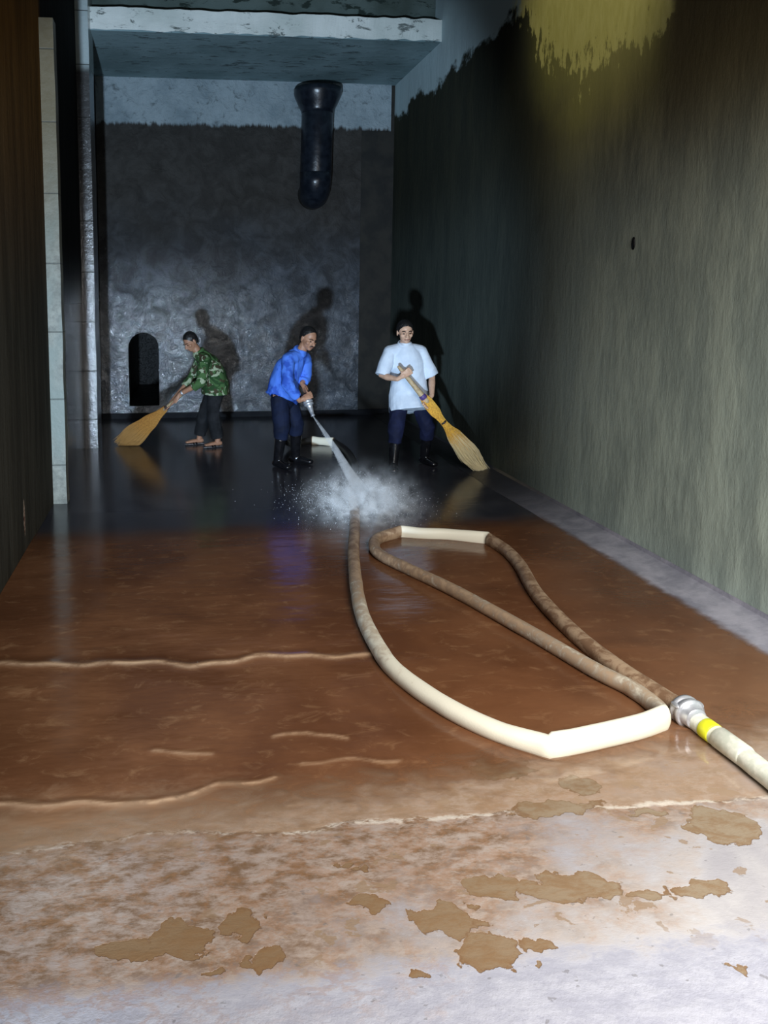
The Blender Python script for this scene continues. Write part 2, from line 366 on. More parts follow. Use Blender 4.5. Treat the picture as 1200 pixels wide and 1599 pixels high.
def mat_water():
    s = N('muddy_water'); p = s.pos(); x, y, z = s.sep(p)
    n1 = s.noise(p, 1.5, 5, .55, .3); n2 = s.noise(s.vm('MULTIPLY', p, (1, 1.8, 1)), 7, 8, .65, .6)
    c = s.mix(s.mr(n1, .35, .65), (0.115, 0.045, 0.019), (0.17, 0.071, 0.031))
    c = s.mix(s.mr(n2, .52, .75, 0, .3), c, (0.42, 0.24, 0.12))
    h = s.noise(s.vm('MULTIPLY', p, (1, 2.6, 1)), 3.0, 3, .5)
    ft = s.n('Attribute'); ft.attribute_name = 'crest_glint'
    c = s.mix(s.ma('MULTIPLY', ft.outputs['Fac'], s.mr(n2, .35, .6, .35, 1)), c, (0.62, 0.40, 0.24))  # sky reflection painted as a pale line along the ripple crests
    c = s.mix(s.mr(s.ma('ADD', y, s.ma('MULTIPLY', s.ma('SUBTRACT', n2, .5), .5)), 2.95, 2.45, 0, .8), c, (0.46, 0.30, 0.18))
    c = s.mix(s.mr(s.ma('ADD', y, s.ma('MULTIPLY', x, -.5)), 2.6, 1.5, 0, .8), c, (0.24, 0.12, 0.06))
    s.fin(c, 0.17, s.bump(h, 0.2, 0.02), 0, 0.35)
    # shallow edges let the floor show through
    yy = s.ma('ADD', y, s.ma('MULTIPLY', s.ma('SUBTRACT', n2, .5), .55))
    near = s.mr(s.ma('ADD', yy, s.ma('MULTIPLY', x, -0.15)), 2.46, 2.84)
    far = s.mr(s.ma('ADD', y, s.ma('MULTIPLY', s.ma('SUBTRACT', n1, .5), .5)), 6.45, 5.85)
    right = s.mr(s.ma('ADD', x, s.ma('MULTIPLY', s.ma('SUBTRACT', n2, .5), .12)), 3.22, 3.12)
    a = s.ma('MULTIPLY', s.ma('MULTIPLY', near, far), right)
    tr = s.n('BsdfTransparent'); mx = s.n('MixShader')
    s.set(mx.inputs[0], a); s.t.links.new(tr.outputs[0], mx.inputs[1]); s.t.links.new(s.b.outputs[0], mx.inputs[2])
    s.t.links.new(mx.outputs[0], s.out.inputs[0])
    return s.m
M['water'] = mat_water()

M['curb'] = simple('curb_concrete', (0.3, 0.3, 0.34), (0.2, 0.2, 0.24), 0.4, 9, 0.5, 0.01)
M['iron'] = simple('black_iron', (0.006, 0.008, 0.013), (0.014, 0.018, 0.026), 0.28, 9, 0.5, 0.01)
def mat_hose():
    s = N('canvas_hose'); p = s.pos()
    at = s.n('Attribute'); at.attribute_name = 'mud_shade'
    mud_shade = at.outputs['Fac']
    n1 = s.noise(p, 14, 7, .65, .6)
    m = s.mr(s.ma('ADD', mud_shade, s.ma('MULTIPLY', s.ma('SUBTRACT', n1, .5), .9)), .3, .7)
    c = s.mix(m, (0.80, 0.76, 0.62), s.mix(s.mr(n1, .4, .6), (0.20, 0.115, 0.065), (0.40, 0.28, 0.18)))
    c = s.mix(s.mr(mud_shade, 1.2, 1.9), c, (0.018, 0.016, 0.015))  # high values paint the shadowed stretches of hose near black
    h = s.noise(p, 160, 2)
    return s.fin(c, 0.5, s.bump(h, 0.3, 0.002), 0, 0.4)
M['hose'] = mat_hose()
M['hosepale'] = simple('pale_hose', (0.58, 0.60, 0.50), (0.72, 0.72, 0.62), 0.5, 40, 0.3, 0.002)
M['yellow'] = simple('yellow_tape', (0.80, 0.80, 0.02), (0.70, 0.72, 0.03), 0.4, 30, 0.1, 0.002)
M['alu'] = simple('cast_aluminium', (0.62, 0.64, 0.68), (0.50, 0.52, 0.56), 0.32, 30, 0.15, 0.002, metal=0.6)
M['skin'] = simple('skin', (0.40, 0.21, 0.13), (0.33, 0.165, 0.10), 0.5, 25, 0.1, 0.002)
M['skinlight'] = simple('skin_light', (0.60, 0.38, 0.26), (0.52, 0.31, 0.21), 0.5, 25, 0.1, 0.002)
M['lip'] = simple('lips', (0.26, 0.10, 0.075), None, 0.5)
M['hair'] = simple('hair', (0.006, 0.006, 0.007), (0.012, 0.011, 0.011), 0.45, 90, 0.6, 0.004)
M['eye'] = simple('eye', (0.015, 0.012, 0.010), None, 0.2)
M['white'] = simple('white_cotton', (0.62, 0.70, 0.80), (0.56, 0.64, 0.75), 0.8, 14, 0.25, 0.01, spec=.2)
M['blue'] = simple('blue_cotton', (0.075, 0.20, 0.72), (0.030, 0.09, 0.46), 0.75, 7, 0.3, 0.01, spec=.2, lo=.48, hi=.6)
M['navy'] = simple('navy_trousers', (0.007, 0.010, 0.036), (0.005, 0.007, 0.024), 0.8, 10, 0.3, 0.01, spec=.2)
M['denim'] = simple('dark_blue_trousers', (0.006, 0.011, 0.034), (0.004, 0.007, 0.02), 0.8, 8, 0.3, 0.01, spec=.2)
M['charcoal'] = simple('charcoal_trousers', (0.018, 0.019, 0.022), (0.010, 0.011, 0.013), 0.85, 10, 0.3, 0.01, spec=.2)
M['rubber'] = simple('black_rubber', (0.005, 0.005, 0.006), (0.008, 0.008, 0.010), 0.16, 20, 0.12, 0.004, spec=.7)
M['sandal'] = simple('sandal', (0.25, 0.25, 0.26), (0.02, 0.02, 0.022), 0.5, 40, 0.2, 0.003)
def mat_camo():
    s = N('camouflage_cloth'); p = s.pos()
    a = s.noise(p, 7, 2, .5, 1.2); b = s.noise(s.vm('ADD', p, (3, 7, 1)), 9, 2, .5, 1.6); c3 = s.noise(s.vm('ADD', p, (9, 2, 5)), 8, 2, .5, 1.0)
    c = s.mix(s.mr(a, .50, .52), (0.060, 0.13, 0.045), (0.025, 0.065, 0.022))
    c = s.mix(s.mr(c3, .56, .58), c, (0.055, 0.045, 0.025))
    c = s.mix(s.mr(b, .57, .59), c, (0.34, 0.40, 0.27))
    return s.fin(c, .85, s.bump(s.noise(p, 25), .2, .005), 0, .2)
M['camo'] = mat_camo()
def mat_straw(name, c1, c2, tip):
    s = N(name); p = s.pos()
    at = s.n('Attribute'); at.attribute_name = 'along'
    n1 = s.noise(p, 70, 3)
    c = s.mix(s.mr(n1, .4, .6), c1, c2)
    c = s.mix(s.mr(s.ma('ADD', at.outputs['Fac'], s.ma('MULTIPLY', n1, .3)), .72, .92), c, tip)
    return s.fin(c, .65, None, 0, .3)
M['straw'] = mat_straw('straw', (0.78, 0.48, 0.08), (0.58, 0.32, 0.06), (0.98, 0.88, 0.58))
M['strawdark'] = mat_straw('amber_straw', (0.50, 0.25, 0.06), (0.36, 0.17, 0.04), (0.46, 0.25, 0.08))
M['wood'] = simple('broom_handle', (0.50, 0.38, 0.22), (0.36, 0.26, 0.15), .6, 30)
M['purple'] = simple('purple_tape', (0.10, 0.06, 0.22), None, .5)
M['dkband'] = simple('dark_cord', (0.05, 0.03, 0.025), None, .6)

# ------------------------------------------------------------------ setting
XL, XR, YB, YF, ZC = -1.16, 3.463, 12.2, -1.6, 7.0
def struct(name, bm, mat, smooth=False):
    return tag(obj(name, bm, mat, None, smooth), kind='structure')
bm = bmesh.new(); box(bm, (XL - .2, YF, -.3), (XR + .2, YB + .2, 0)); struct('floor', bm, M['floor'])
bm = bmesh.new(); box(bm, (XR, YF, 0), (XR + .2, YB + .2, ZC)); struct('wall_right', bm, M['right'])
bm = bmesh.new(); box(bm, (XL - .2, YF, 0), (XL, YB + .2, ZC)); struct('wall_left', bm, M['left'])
bm = bmesh.new(); box(bm, (XL - .2, 0.8, ZC), (XR + .2, YB + .2, ZC + .2)); struct('ceiling', bm, M['upper'])
# end wall with an arched drain opening
AX, AW, AZ0, AZ1 = -0.507, 0.235, 0.20, 1.36
def arch_pts(w, z0, z1, cx, n=12):
    c = z1 - w
    pts = [(cx - w, z0)] + [(cx - w * math.cos(math.pi * k / n), c + w * math.sin(math.pi * k / n)) for k in range(n + 1)] + [(cx + w, z0)]
    return pts
bm = bmesh.new()
ap = arch_pts(AW, AZ0, AZ1, AX)
yb = YB
def fan(bm, y, x0, x1, z0, z1):
    """wall sheet in the plane y with the arch left open"""
    v = lambda a, b: bm.verts.new((a, y, b))
    n = len(ap); mid = n // 2
    L = [v(*q) for q in ap]
    bl, tl, tr, br = v(x0, z0), v(x0, z1), v(x1, z1), v(x1, z0)
    bl2, br2 = v(ap[0][0], z0), v(ap[-1][0], z0)
    bm.faces.new((bl, bl2, L[0], v(x0, AZ0)))
    bm.faces.new((br2, br, v(x1, AZ0), L[-1]))
    bm.faces.new((bl2, br2, L[-1], L[0]))
    # columns of quads to the top on either side and above
    for k in range(n - 1):
        a, b = ap[k], ap[k + 1]
        if abs(a[0] - b[0]) > 1e-6:
            bm.faces.new((L[k], L[k + 1], v(b[0], z1), v(a[0], z1)))
    bm.faces.new((v(x0, AZ0), L[0], v(ap[0][0], z1), tl)); bm.faces.new((L[-1], v(x1, AZ0), tr, v(ap[-1][0], z1)))
fan(bm, YB, XL, XR, 0, ZC)
# tunnel sides
L0 = [bm.verts.new((a, YB, b)) for a, b in ap]; L1 = [bm.verts.new((a, YB + 3.0, b)) for a, b in ap]
for k in range(len(ap) - 1): bm.faces.new((L0[k], L0[k + 1], L1[k + 1], L1[k]))
bm.faces.new((L0[-1], L0[0], L1[0], L1[-1])); bm.faces.new(L1)
wb = struct('wall_back', bm, M['recess'])
# thick plaster coat in front of it, ends short of the right corner
bm = bmesh.new(); yp = YB - .05
fan(bm, yp, XL, 2.93, 0.09, 5.22)
L0 = [bm.verts.new((a, yp, b)) for a, b in ap]; L1 = [bm.verts.new((a, YB + .002, b)) for a, b in ap]
for k in range(len(ap) - 1): bm.faces.new((L0[k], L0[k + 1], L1[k + 1], L1[k]))
for a in ((XL, 0.09, 2.93, 0.09), (2.93, 0.09, 2.93, 5.22)):
    q = [bm.verts.new((a[0], yp, a[1])), bm.verts.new((a[2], yp, a[3])), bm.verts.new((a[2], YB, a[3])), bm.verts.new((a[0], YB, a[1]))]
    bm.faces.new(q)
struct('trim_1', bm, M['back'])
# pale band beside the panel, above the water line
bm = bmesh.new(); box(bm, (2.93, YB - .03, 4.5), (3.40, YB, 5.2)); struct('trim_2', bm, M['back'])
bm = bmesh.new(); box(bm, (XL, YB - .04, 0), (XR, YB, 0.09)); struct('shade_strip_back', bm, M['shade_strip'])  # near-black strip, coloured to read as a shaded recess
# near-black lining, shade inside the tunnel painted into its colour
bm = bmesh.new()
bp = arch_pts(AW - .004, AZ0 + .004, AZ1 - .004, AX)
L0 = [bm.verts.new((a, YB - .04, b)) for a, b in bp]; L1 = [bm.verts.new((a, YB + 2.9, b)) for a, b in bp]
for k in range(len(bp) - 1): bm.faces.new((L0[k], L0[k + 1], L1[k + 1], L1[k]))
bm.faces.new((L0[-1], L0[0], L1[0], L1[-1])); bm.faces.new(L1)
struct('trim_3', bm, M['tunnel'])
# low slab with its pale edge, and the wall above it
bm = bmesh.new()
def grid_edge():
    # front edge slightly worn: a row of verts
    n = 120; rows = []
    for z, j in ((5.205, .018), (5.33, .008), (5.47, .014)):
        rows.append([bm.verts.new((XL + .13 + (XR - XL - .13) * k / n, 10.08 + j * noise.noise(V((k * .35, z * 9, 0))), z + (j * 1.2 * noise.noise(V((k * .22, z, 4))) ))) for k in range(n + 1)])
    rows.append([bm.verts.new((v.co.x, 10.4, 5.47)) for v in rows[-1]])
    for a, b in zip(rows[:-1], rows[1:]):
        for k in range(n): bm.faces.new((a[k], a[k + 1], b[k + 1], b[k]))
grid_edge(); struct('trim_4', bm, M['slabedge'])
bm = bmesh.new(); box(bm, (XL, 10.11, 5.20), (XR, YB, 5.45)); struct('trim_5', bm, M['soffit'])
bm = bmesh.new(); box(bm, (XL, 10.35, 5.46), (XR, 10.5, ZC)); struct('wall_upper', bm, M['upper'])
# pilasters on the left wall
def pilaster(name, x1, y0, y1, z1, mat):
    bm = bmesh.new(); n = 60
    for yy in (0,):
        pass
    rows = []
    for k in range(n + 1):
        z = z1 * k / n; w = .008 * noise.noise(V((y0, z * 2.2, 1)))
        rows.append([bm.verts.new(c) for c in ((XL, y0 + w, z), (x1 + w, y0 + w, z), (x1 + w * 1.2, y1, z), (XL, y1, z))])
    for a, b in zip(rows[:-1], rows[1:]): bridge(bm, a, b)
    bm.faces.new(rows[-1])
    return struct(name, bm, mat)
pilaster('trim_6', -1.035, 7.18, 7.34, 4.35, M['pil'])
pilaster('trim_7', -1.005, 9.82, 10.35, 5.9, M['pilwet'])
# sloping kerb at the foot of the right wall
bm = bmesh.new(); n = 160; rows = []
for k in range(n + 1):
    y = YF + (YB - .05 - YF) * k / n; w = .025 * noise.noise(V((y * 1.3, 0, 2)))
    rows.append([bm.verts.new(c) for c in ((3.16 + w, y, 0.001), (3.30, y, .018 + w * .2), (3.45, y, .045), (XR - .001, y, .07), (XR - .001, y, 0.001))])
for a, b in zip(rows[:-1], rows[1:]): bridge(bm, a, b)
def mat_kerb():
    s = N('kerb'); p = s.pos(); x, y, z = s.sep(p)
    n1 = s.noise(p, 4, 8, .65)
    c = s.mix(s.mr(n1, .35, .65), (0.25, 0.25, 0.30), (0.42, 0.41, 0.47))
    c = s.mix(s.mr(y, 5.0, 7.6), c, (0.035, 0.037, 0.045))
    return s.fin(c, .4, s.bump(n1, .5, .02), 0, .5)
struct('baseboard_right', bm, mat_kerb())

# small tie hole in the right wall
bm = bmesh.new(); ell(bm, (XR, 5.585, 2.336), (.012, .022, .05)); struct('trim_8', bm, M['tunnel'], True)

# ------------------------------------------------------------------ muddy water
def seg_d(px, py, L):
    best = 1e9
    d = np.full(px.shape, 9.0)
    for (a, b), (c, e) in zip(L[:-1], L[1:]):
        vx, vy = c - a, e - b; t = np.clip(((px - a) * vx + (py - b) * vy) / (vx * vx + vy * vy), 0, 1)
        d = np.minimum(d, np.hypot(px - a - t * vx, py - b - t * vy))
    return d
RIP = [([(-1.15, 3.96), (-0.942, 3.96), (-0.442, 3.929), (0.063, 3.862), (0.408, 3.912), (0.753, 3.891), (1.02, 3.88)], .013, .040),
       ([(-1.0, 2.79), (-0.691, 2.817), (-0.525, 2.826), (-0.204, 2.766), (-0.106, 2.745), (0.016, 2.807), (0.144, 2.861), (0.376, 2.862)], .008, .020),
       ([(0.412, 3.145), (0.559, 3.169), (0.72, 3.113)], .006, .022),
       ([(0.40, 2.677), (0.475, 2.677), (0.671, 2.667), (0.885, 2.63), (1.124, 2.598), (1.6, 2.59)], .006, .014),
       ([(-0.116, 3.082), (0.047, 3.088), (0.128, 3.07)], .005, .022),
       ([(0.50, 2.934), (0.741, 2.961), (0.902, 2.944)], .005, .02)]
nx = 240; ys = list(np.arange(2.28, 4.3, .0125)) + list(np.arange(4.3, 6.9, .03))
xs = np.linspace(XL + .002, 3.30, nx)
gx, gy = np.meshgrid(xs, np.array(ys))
gz = np.full(gx.shape, .014); crest_glint = np.zeros(gx.shape)
for L, a, w in RIP:
    wob = .018 * np.sin(gx * 9) + .010 * np.sin(gx * 23 + 1)
    d = seg_d(gx, gy + wob, L); gz += a * .45 * np.exp(-(d / w) ** 2); crest_glint = np.maximum(crest_glint, min(1, a / .011) * np.exp(-(d / (w * .55)) ** 2))
gz += .0022 * np.sin(gy * 9 + 1.3 * np.sin(gx * 2.1) + .8 * np.sin(gx * 5)) * np.clip((5.6 - gy), .2, 1)
me = bpy.data.meshes.new('muddy_water')
ny = len(ys); vs = np.stack([gx, gy, gz], -1).reshape(-1, 3)
fs = [(j * nx + i, j * nx + i + 1, (j + 1) * nx + i + 1, (j + 1) * nx + i) for j in range(ny - 1) for i in range(nx - 1)]
me.from_pydata(vs.tolist(), [], fs)
me.attributes.new('crest_glint', 'FLOAT', 'POINT').data.foreach_set('value', crest_glint.reshape(-1).astype(np.float32))
w_o = link('muddy_water', me, M['water'])
tag(w_o, 'shallow orange-brown muddy water spread over the basin floor', 'water', kind='stuff')

# ------------------------------------------------------------------ overflow pipe
op = empty('overflow_pipe', (2.17, 11.8, 3.4)); tag(op, 'black iron overflow pipe with a flared mouth hanging on the end wall under the slab', 'pipe')
def lathe(bm, c, prof, n=36):
    c = V(c); rs = [ring(bm, c + V((0, 0, z)), V((1, 0, 0)), V((0, 1, 0)), r, r, n) for r, z in prof]
    for a, b in zip(rs[:-1], rs[1:]): bridge(bm, a, b)
    bm.faces.new(rs[0][::-1]); bm.faces.new(rs[-1])
bm = bmesh.new(); lathe(bm, (2.17, 11.85, 0), [(.242, 4.66), (.25, 4.70), (.30, 4.80), (.345, 4.90), (.36, 4.95), (.36, 5.02), (.33, 5.02), (.25, 4.80)]); obj('bell_mouth', bm, M['iron'], op)
bm = bmesh.new(); loft(bm, [(2.17, 11.85, 4.72), (2.16, 11.85, 4.2), (2.15, 11.85, 3.75)], [.24, .24, .24], n=32); obj('pipe', bm, M['iron'], op)
bm = bmesh.new(); loft(bm, [(2.15, 11.85, 3.80), (2.15, 11.86, 3.66), (2.15, 11.91, 3.55), (2.15, 12.0, 3.50), (2.15, 12.14, 3.50)], [.245, .24, .235, .23, .23], side=(1, 0, 0), n=32, round_ends=False); obj('elbow', bm, M['iron'], op)

# ------------------------------------------------------------------ fire hose
hose = empty('fire_hose', (2.3, 3.05, 0)); tag(hose, 'long canvas fire hose looped across the wet floor, brass-bright coupling at one end and spray nozzle at the other', 'hose')
hose['label'] = 'long canvas fire hose looped through the muddy water, ending in a spray nozzle'
# segments between folds: each (points, k)
Z = .047
segA = [(1.43, 8.40, .795), (1.33, 8.56, .80), (1.24, 8.86, .66), (1.25, 9.15, .35), (1.38, 9.45, .10), (1.56, 9.68, Z), (1.74, 9.77, .055)]
segB = [(1.74, 9.77, .055), (1.87, 9.71, .055), (2.01, 9.64, .055)]
segC0 = [(2.01, 9.64, .055), (2.06, 9.1, Z), (1.98, 8.3, Z), (1.80, 7.5, Z), (1.63, 6.9, Z)]
segC = [(1.63, 6.9, Z), (1.545, 6.45, Z), (1.40, 5.85, Z), (1.30, 5.45, Z), (1.172, 4.831, Z), (1.09, 4.322, Z), (1.072, 3.901, Z), (1.095, 3.611, Z), (1.216, 3.29, Z), (1.368, 3.06, Z), (1.545, 2.90, .052)]
segD = [(1.545, 2.90, .052), (1.70, 2.925, .058), (1.859, 2.96, .058), (2.02, 3.00, .058), (2.163, 3.05, .058)]
segE = [(2.163, 3.05, .055), (2.20, 3.17, Z), (2.182, 3.337, Z), (2.108, 3.526, Z), (1.995, 3.923, Z), (1.868, 4.336, Z), (1.751, 4.681, Z), (1.60, 5.028, Z), (1.492, 5.30, Z), (1.475, 5.50, Z), (1.56, 5.72, Z), (1.775, 5.86, .05)]
segF = [(1.775, 5.86, .05), (1.95, 5.80, .05), (2.15, 5.75, .05), (2.41, 5.62, .05)]
segG = [(2.41, 5.62, .05), (2.44, 5.35, Z), (2.40, 5.02, Z), (2.274, 4.496, Z), (2.22, 3.94, Z), (2.233, 3.561, Z), (2.272, 3.30, Z), (2.30, 3.10, .055)]
def sweep(name, segs, mat, parent, n=20):
    P = []; prof = []; mud_shade = []
    for si, (pts, k, a0, b0, m0, m1, fold0, fold1) in enumerate(segs):
        q = catmull(pts, k); N_ = len(q)
        if si: q = q[1:]
        for i, p in enumerate(q):
            t = (i + (1 if si else 0)) / (N_ - 1)
            L = N_ - 1
            e = 0
            ds = min(1, t * L / (k * .8)); de = min(1, (1 - t) * L / (k * .8))
            if fold0: e = max(e, 1 - ds)
            if fold1: e = max(e, 1 - de)
            P.append(p); prof.append((a0 * (1 - .25 * e), b0 + (.010 * e if fold0 or fold1 else 0))); mud_shade.append(m0 + (m1 - m0) * t)
    bm = bmesh.new(); lay = bm.verts.layers.float.new('mud_shade'); rings = []
    for i, p in enumerate(P):
        t = (P[min(i + 1, len(P) - 1)] - P[max(i - 1, 0)]).normalized()
        s = t.cross(V((0, 0, 1))).normalized(); u = s.cross(t).normalized()
        a, b = prof[i]
        j = 1 + .06 * noise.noise(V((i * .31, 1, 2)))
        r = []
        for kk in range(n):
            th = 2 * math.pi * kk / n; c, sn = math.cos(th), math.sin(th)
            c = math.copysign(abs(c) ** .85, c); sn = math.copysign(abs(sn) ** .85, sn)
            dent = 1 - .10 * max(0, math.cos(2 * (th - 1.0)))
            v = bm.verts.new(p + s * (a * j * c * dent) + u * (b * sn * dent)); v[lay] = mud_shade[i] ; r.append(v)
        rings.append(r)
    for a, b in zip(rings[:-1], rings[1:]): bridge(bm, a, b)
    bm.faces.new(rings[0][::-1]); bm.faces.new(rings[-1])
    return obj(name, bm, mat, parent)
sweep('hose_length', [  # values mix real mud with painted tone: lit folds pale, shadowed run dark
    (segA, 8, .040, .042, 2.2, 2.2, 0, 1), (segB, 6, .026, .052, .0, .0, 1, 1), (segC0, 10, .043, .043, 2.2, 1.7, 1, 0), (segC, 10, .043, .043, 1.1, .0, 0, 1),
    (segD, 8, .034, .056, -.3, -.3, 1, 1), (segE, 10, .043, .043, .55, .75, 1, 1), (segF, 8, .028, .048, -.1, -.1, 1, 1),
    (segG, 10, .043, .043, .8, .9, 1, 0)], M['hose'], hose)
# coupling: two lugged rings
def cyl_along(bm, p, d, prof, n=32):
    d = V(d).normalized(); u = d.orthogonal().normalized(); w = d.cross(u); p = V(p)
    rs = [ring(bm, p + d * s_, u, w, r, r, n) for r, s_ in prof]
    for a, b in zip(rs[:-1], rs[1:]): bridge(bm, a, b)
    bm.faces.new(rs[0][::-1]); bm.faces.new(rs[-1])
c0 = V((2.296, 3.115, .062)); cd = V((.006, -1, 0)).normalized()
cp = bmesh.new()
cyl_along(cp, c0, cd, [(.048, -.01), (.052, 0), (.068, .004), (.070, .02), (.062, .024), (.060, .034), (.068, .037), (.070, .056), (.062, .060), (.052, .063), (.050, .095), (.046, .10)])
for k in range(3):
    a = k * 2.094 + .5; q = V((math.cos(a) * .068, 0, math.sin(a) * .068)) + c0 + cd * .03
    ell(cp, q, (.012, .028, .012))
obj('coupling', cp, M['alu'], hose)
ts = [(2.302, 3.03, .052), (2.312, 2.95, Z), (2.322, 2.80, Z), (2.325, 2.62, Z), (2.32, 2.40, Z), (2.30, 2.0, Z), (2.28, 1.4, Z)]
sweep('supply_hose', [(ts, 8, .042, .042, 0, 0, 0, 0)], M['hosepale'], hose)
bm = bmesh.new(); cyl_along(bm, (2.3085, 2.975, .0485), (.10, -1, -.03), [(.0445, 0), (.046, .002), (.046, .05), (.0445, .052)]); obj('yellow_band', bm, M['yellow'], hose)
bm = bmesh.new(); cyl_along(bm, (2.3155, 2.90, .048), (.08, -1, 0), [(.044, 0), (.0475, .004), (.0475, .14), (.044, .15)]); obj('sleeve', bm, M['hosepale'], hose)
# nozzle
nz0 = V((1.445, 8.33, .775)); nzd = (V((1.69, 7.2, .02)) - nz0); nzd = V((nzd.x * .9, nzd.y * .42, nzd.z * 1.0)).normalized()
noz = bmesh.new()
cyl_along(noz, nz0, nzd, [(.028, -.02), (.05, -.005), (.055, 0), (.055, .018), (.044, .020), (.044, .028), (.055, .031), (.055, .048), (.034, .056), (.030, .09), (.024, .13), (.020, .17), (.024, .172), (.024, .182), (.014, .186)])
obj('nozzle', noz, M['alu'], hose)
noz_tip = nz0 + nzd * .186

# ------------------------------------------------------------------ people
def hand_grip(bm, palm, d, s, n, rad=.016, scale=1.0, wrist=None):
    """palm centre, d towards knuckles, s towards thumb side, n out of the palm; fingers close round an axis along s"""
    k = scale; palm, d, s, n = V(palm), V(d).normalized(), V(s).normalized(), V(n).normalized()
    loft(bm, [palm - d * .045 * k, palm, palm + d * .032 * k], [(.030 * k, .017 * k), (.041 * k, .016 * k), (.038 * k, .014 * k)], side=s, n=12)
    L = (.90, 1.0, .95, .78)
    for i in range(4):
        off = s * ((1.5 - i) * .0215 * k); f = L[i]
        q = palm + off + d * .038 * k - n * .002
        g = rad + .010
        p1 = q + d * .030 * f * k + n * .006
        p2 = p1 + d * .004 + n * (g * 1.5 * f + .006)
        p3 = p2 - d * .022 * k * f + n * .006
        loft(bm, [q - d * .01, q, p1, p2, p3], [.0095 * k, .0095 * k, .009 * k, .0083 * k, .0072 * k], n=8)
    t0 = palm - d * .022 * k + s * .030 * k
    t1 = t0 + s * .022 * k + n * .020 + d * .008
    t2 = t1 + n * .022 + d * .022 * k - s * .004
    t3 = t2 + d * .018 * k + n * .004 - s * .012
    loft(bm, [t0, t1, t2, t3], [.014 * k, .0115 * k, .010 * k, .008 * k], n=8)
def head(bm, c, f, up, k=1.0):
    f, up = V(f).normalized(), V(up).normalized(); r = f.cross(up).normalized(); up = r.cross(f).normalized(); c = V(c)
    P = lambda x, y, z: c + r * (x * k) + f * (y * k) + up * (z * k)
    ax = (r, f, up)
    ell(bm, P(0, -.012, .030), (.075 * k, .092 * k, .088 * k), ax, 24)
    ell(bm, P(0, .022, -.030), (.060 * k, .066 * k, .078 * k), ax, 20)
    ell(bm, P(0, .052, -.083), (.030 * k, .028 * k, .024 * k), ax, 12)
    ell(bm, P(0, .070, .022), (.050 * k, .018 * k, .012 * k), ax, 12)      # brow
    loft(bm, [P(0, .078, .018), P(0, .094, -.012), P(0, .103, -.028)], [.009 * k, .012 * k, .016 * k], n=10)
    for sx in (-1, 1):
        ell(bm, P(sx * .014, .090, -.030), (.011 * k, .011 * k, .009 * k), ax, 8)
        ell(bm, P(sx * .046, .052, -.022), (.020 * k, .024 * k, .022 * k), ax, 10)
        ell(bm, P(sx * .079, -.012, -.004), (.008 * k, .018 * k, .033 * k), ax, 10)
    ell(bm, P(0, .085, -.054), (.024 * k, .011 * k, .008 * k), ax, 10)
    ell(bm, P(0, .082, -.068), (.019 * k, .011 * k, .008 * k), ax, 10)
    return P, ax
def face_parts(P, ax, k, root, moustache, hairline):
    for sx in (-1, 1):
        b = bmesh.new(); ell(b, P(sx * .031, .0745, -.002), (.0135 * k, .010 * k, .0065 * k), ax, 10); obj('eye', b, M['eye'], root)
        b = bmesh.new(); loft(b, [P(sx * .014, .089, .020), P(sx * .033, .086, .026), P(sx * .050, .070, .020)], [.0035 * k, .0045 * k, .003 * k], n=8); obj('eyebrow', b, M['hair'], root)
    b = bmesh.new(); loft(b, [P(-.024, .087, -.061), P(0, .096, -.060), P(.024, .087, -.061)], [.004 * k, .0055 * k, .004 * k], n=8); obj('mouth', b, M['lip'], root)
    if moustache:
        b = bmesh.new(); loft(b, [P(-.028, .084, -.052), P(-.012, .096, -.044), P(.012, .096, -.044), P(.028, .084, -.052)], [.004 * k, .0065 * k, .0065 * k, .004 * k], n=8); obj('moustache', b, M['hair'], root)
    b = bmesh.new()
    ell(b, P(0, -.020, .040), (.083 * k, .094 * k, .092 * k), ax, 28)
    ell(b, P(0, -.045, -.005), (.074 * k, .060 * k, .070 * k), ax, 20)
    co = P(0, hairline, .052); up = ax[2]; f = ax[1]
    co2 = P(0, -.02, -.035)
    remeshed('hair', b, .0045 * k, M['hair'], root, 2, .0018, 60, cut=[(co, (f * 1.0 - up * .75).normalized()), (co2, (-up * 1.0 + f * .55).normalized())])

def limb(bm, pts, rs, n=14): loft(bm, pts, rs, n=n)

def garment_torso(bm, J, infl, hem, sho):
    side = (V(J['sr']) - V(J['sl'])).normalized()
    pel, wai, che, nk = V(J['pelvis']), V(J['waist']), V(J['chest']), V(J['neck'])
    pts = [pel, wai, che, (che * .45 + nk * .55), nk]
    rad = [(.165, .115), (.150, .110), (.175, .125), (.150, .095), (.065, .062)]
    ex = [(.042, .050), (.028, .026), (.004, .0), (0, 0), (0, 0)] if hem is not None else [(0, 0)] * 5
    rad = [(a * J.get('w', 1) + infl + e, b * J.get('w', 1) + infl + g) for (a, b), (e, g) in zip(rad, ex)]
    if hem is not None: pts = [V(hem)] + pts; rad = [(J['hemr'][0], J['hemr'][1])] + rad
    loft(bm, pts, rad, side=side, n=28, round_ends=(hem is None))
    if hem is not None: ell(bm, nk - V((0, 0, .03)), (.085, .08, .05))
    for s_ in ('sr', 'sl'):
        loft(bm, [nk - (nk - V(J[s_])) * .15 - V((0, 0, .03)), V(J[s_])], [.06 + infl * .5, .060 + infl], n=14)

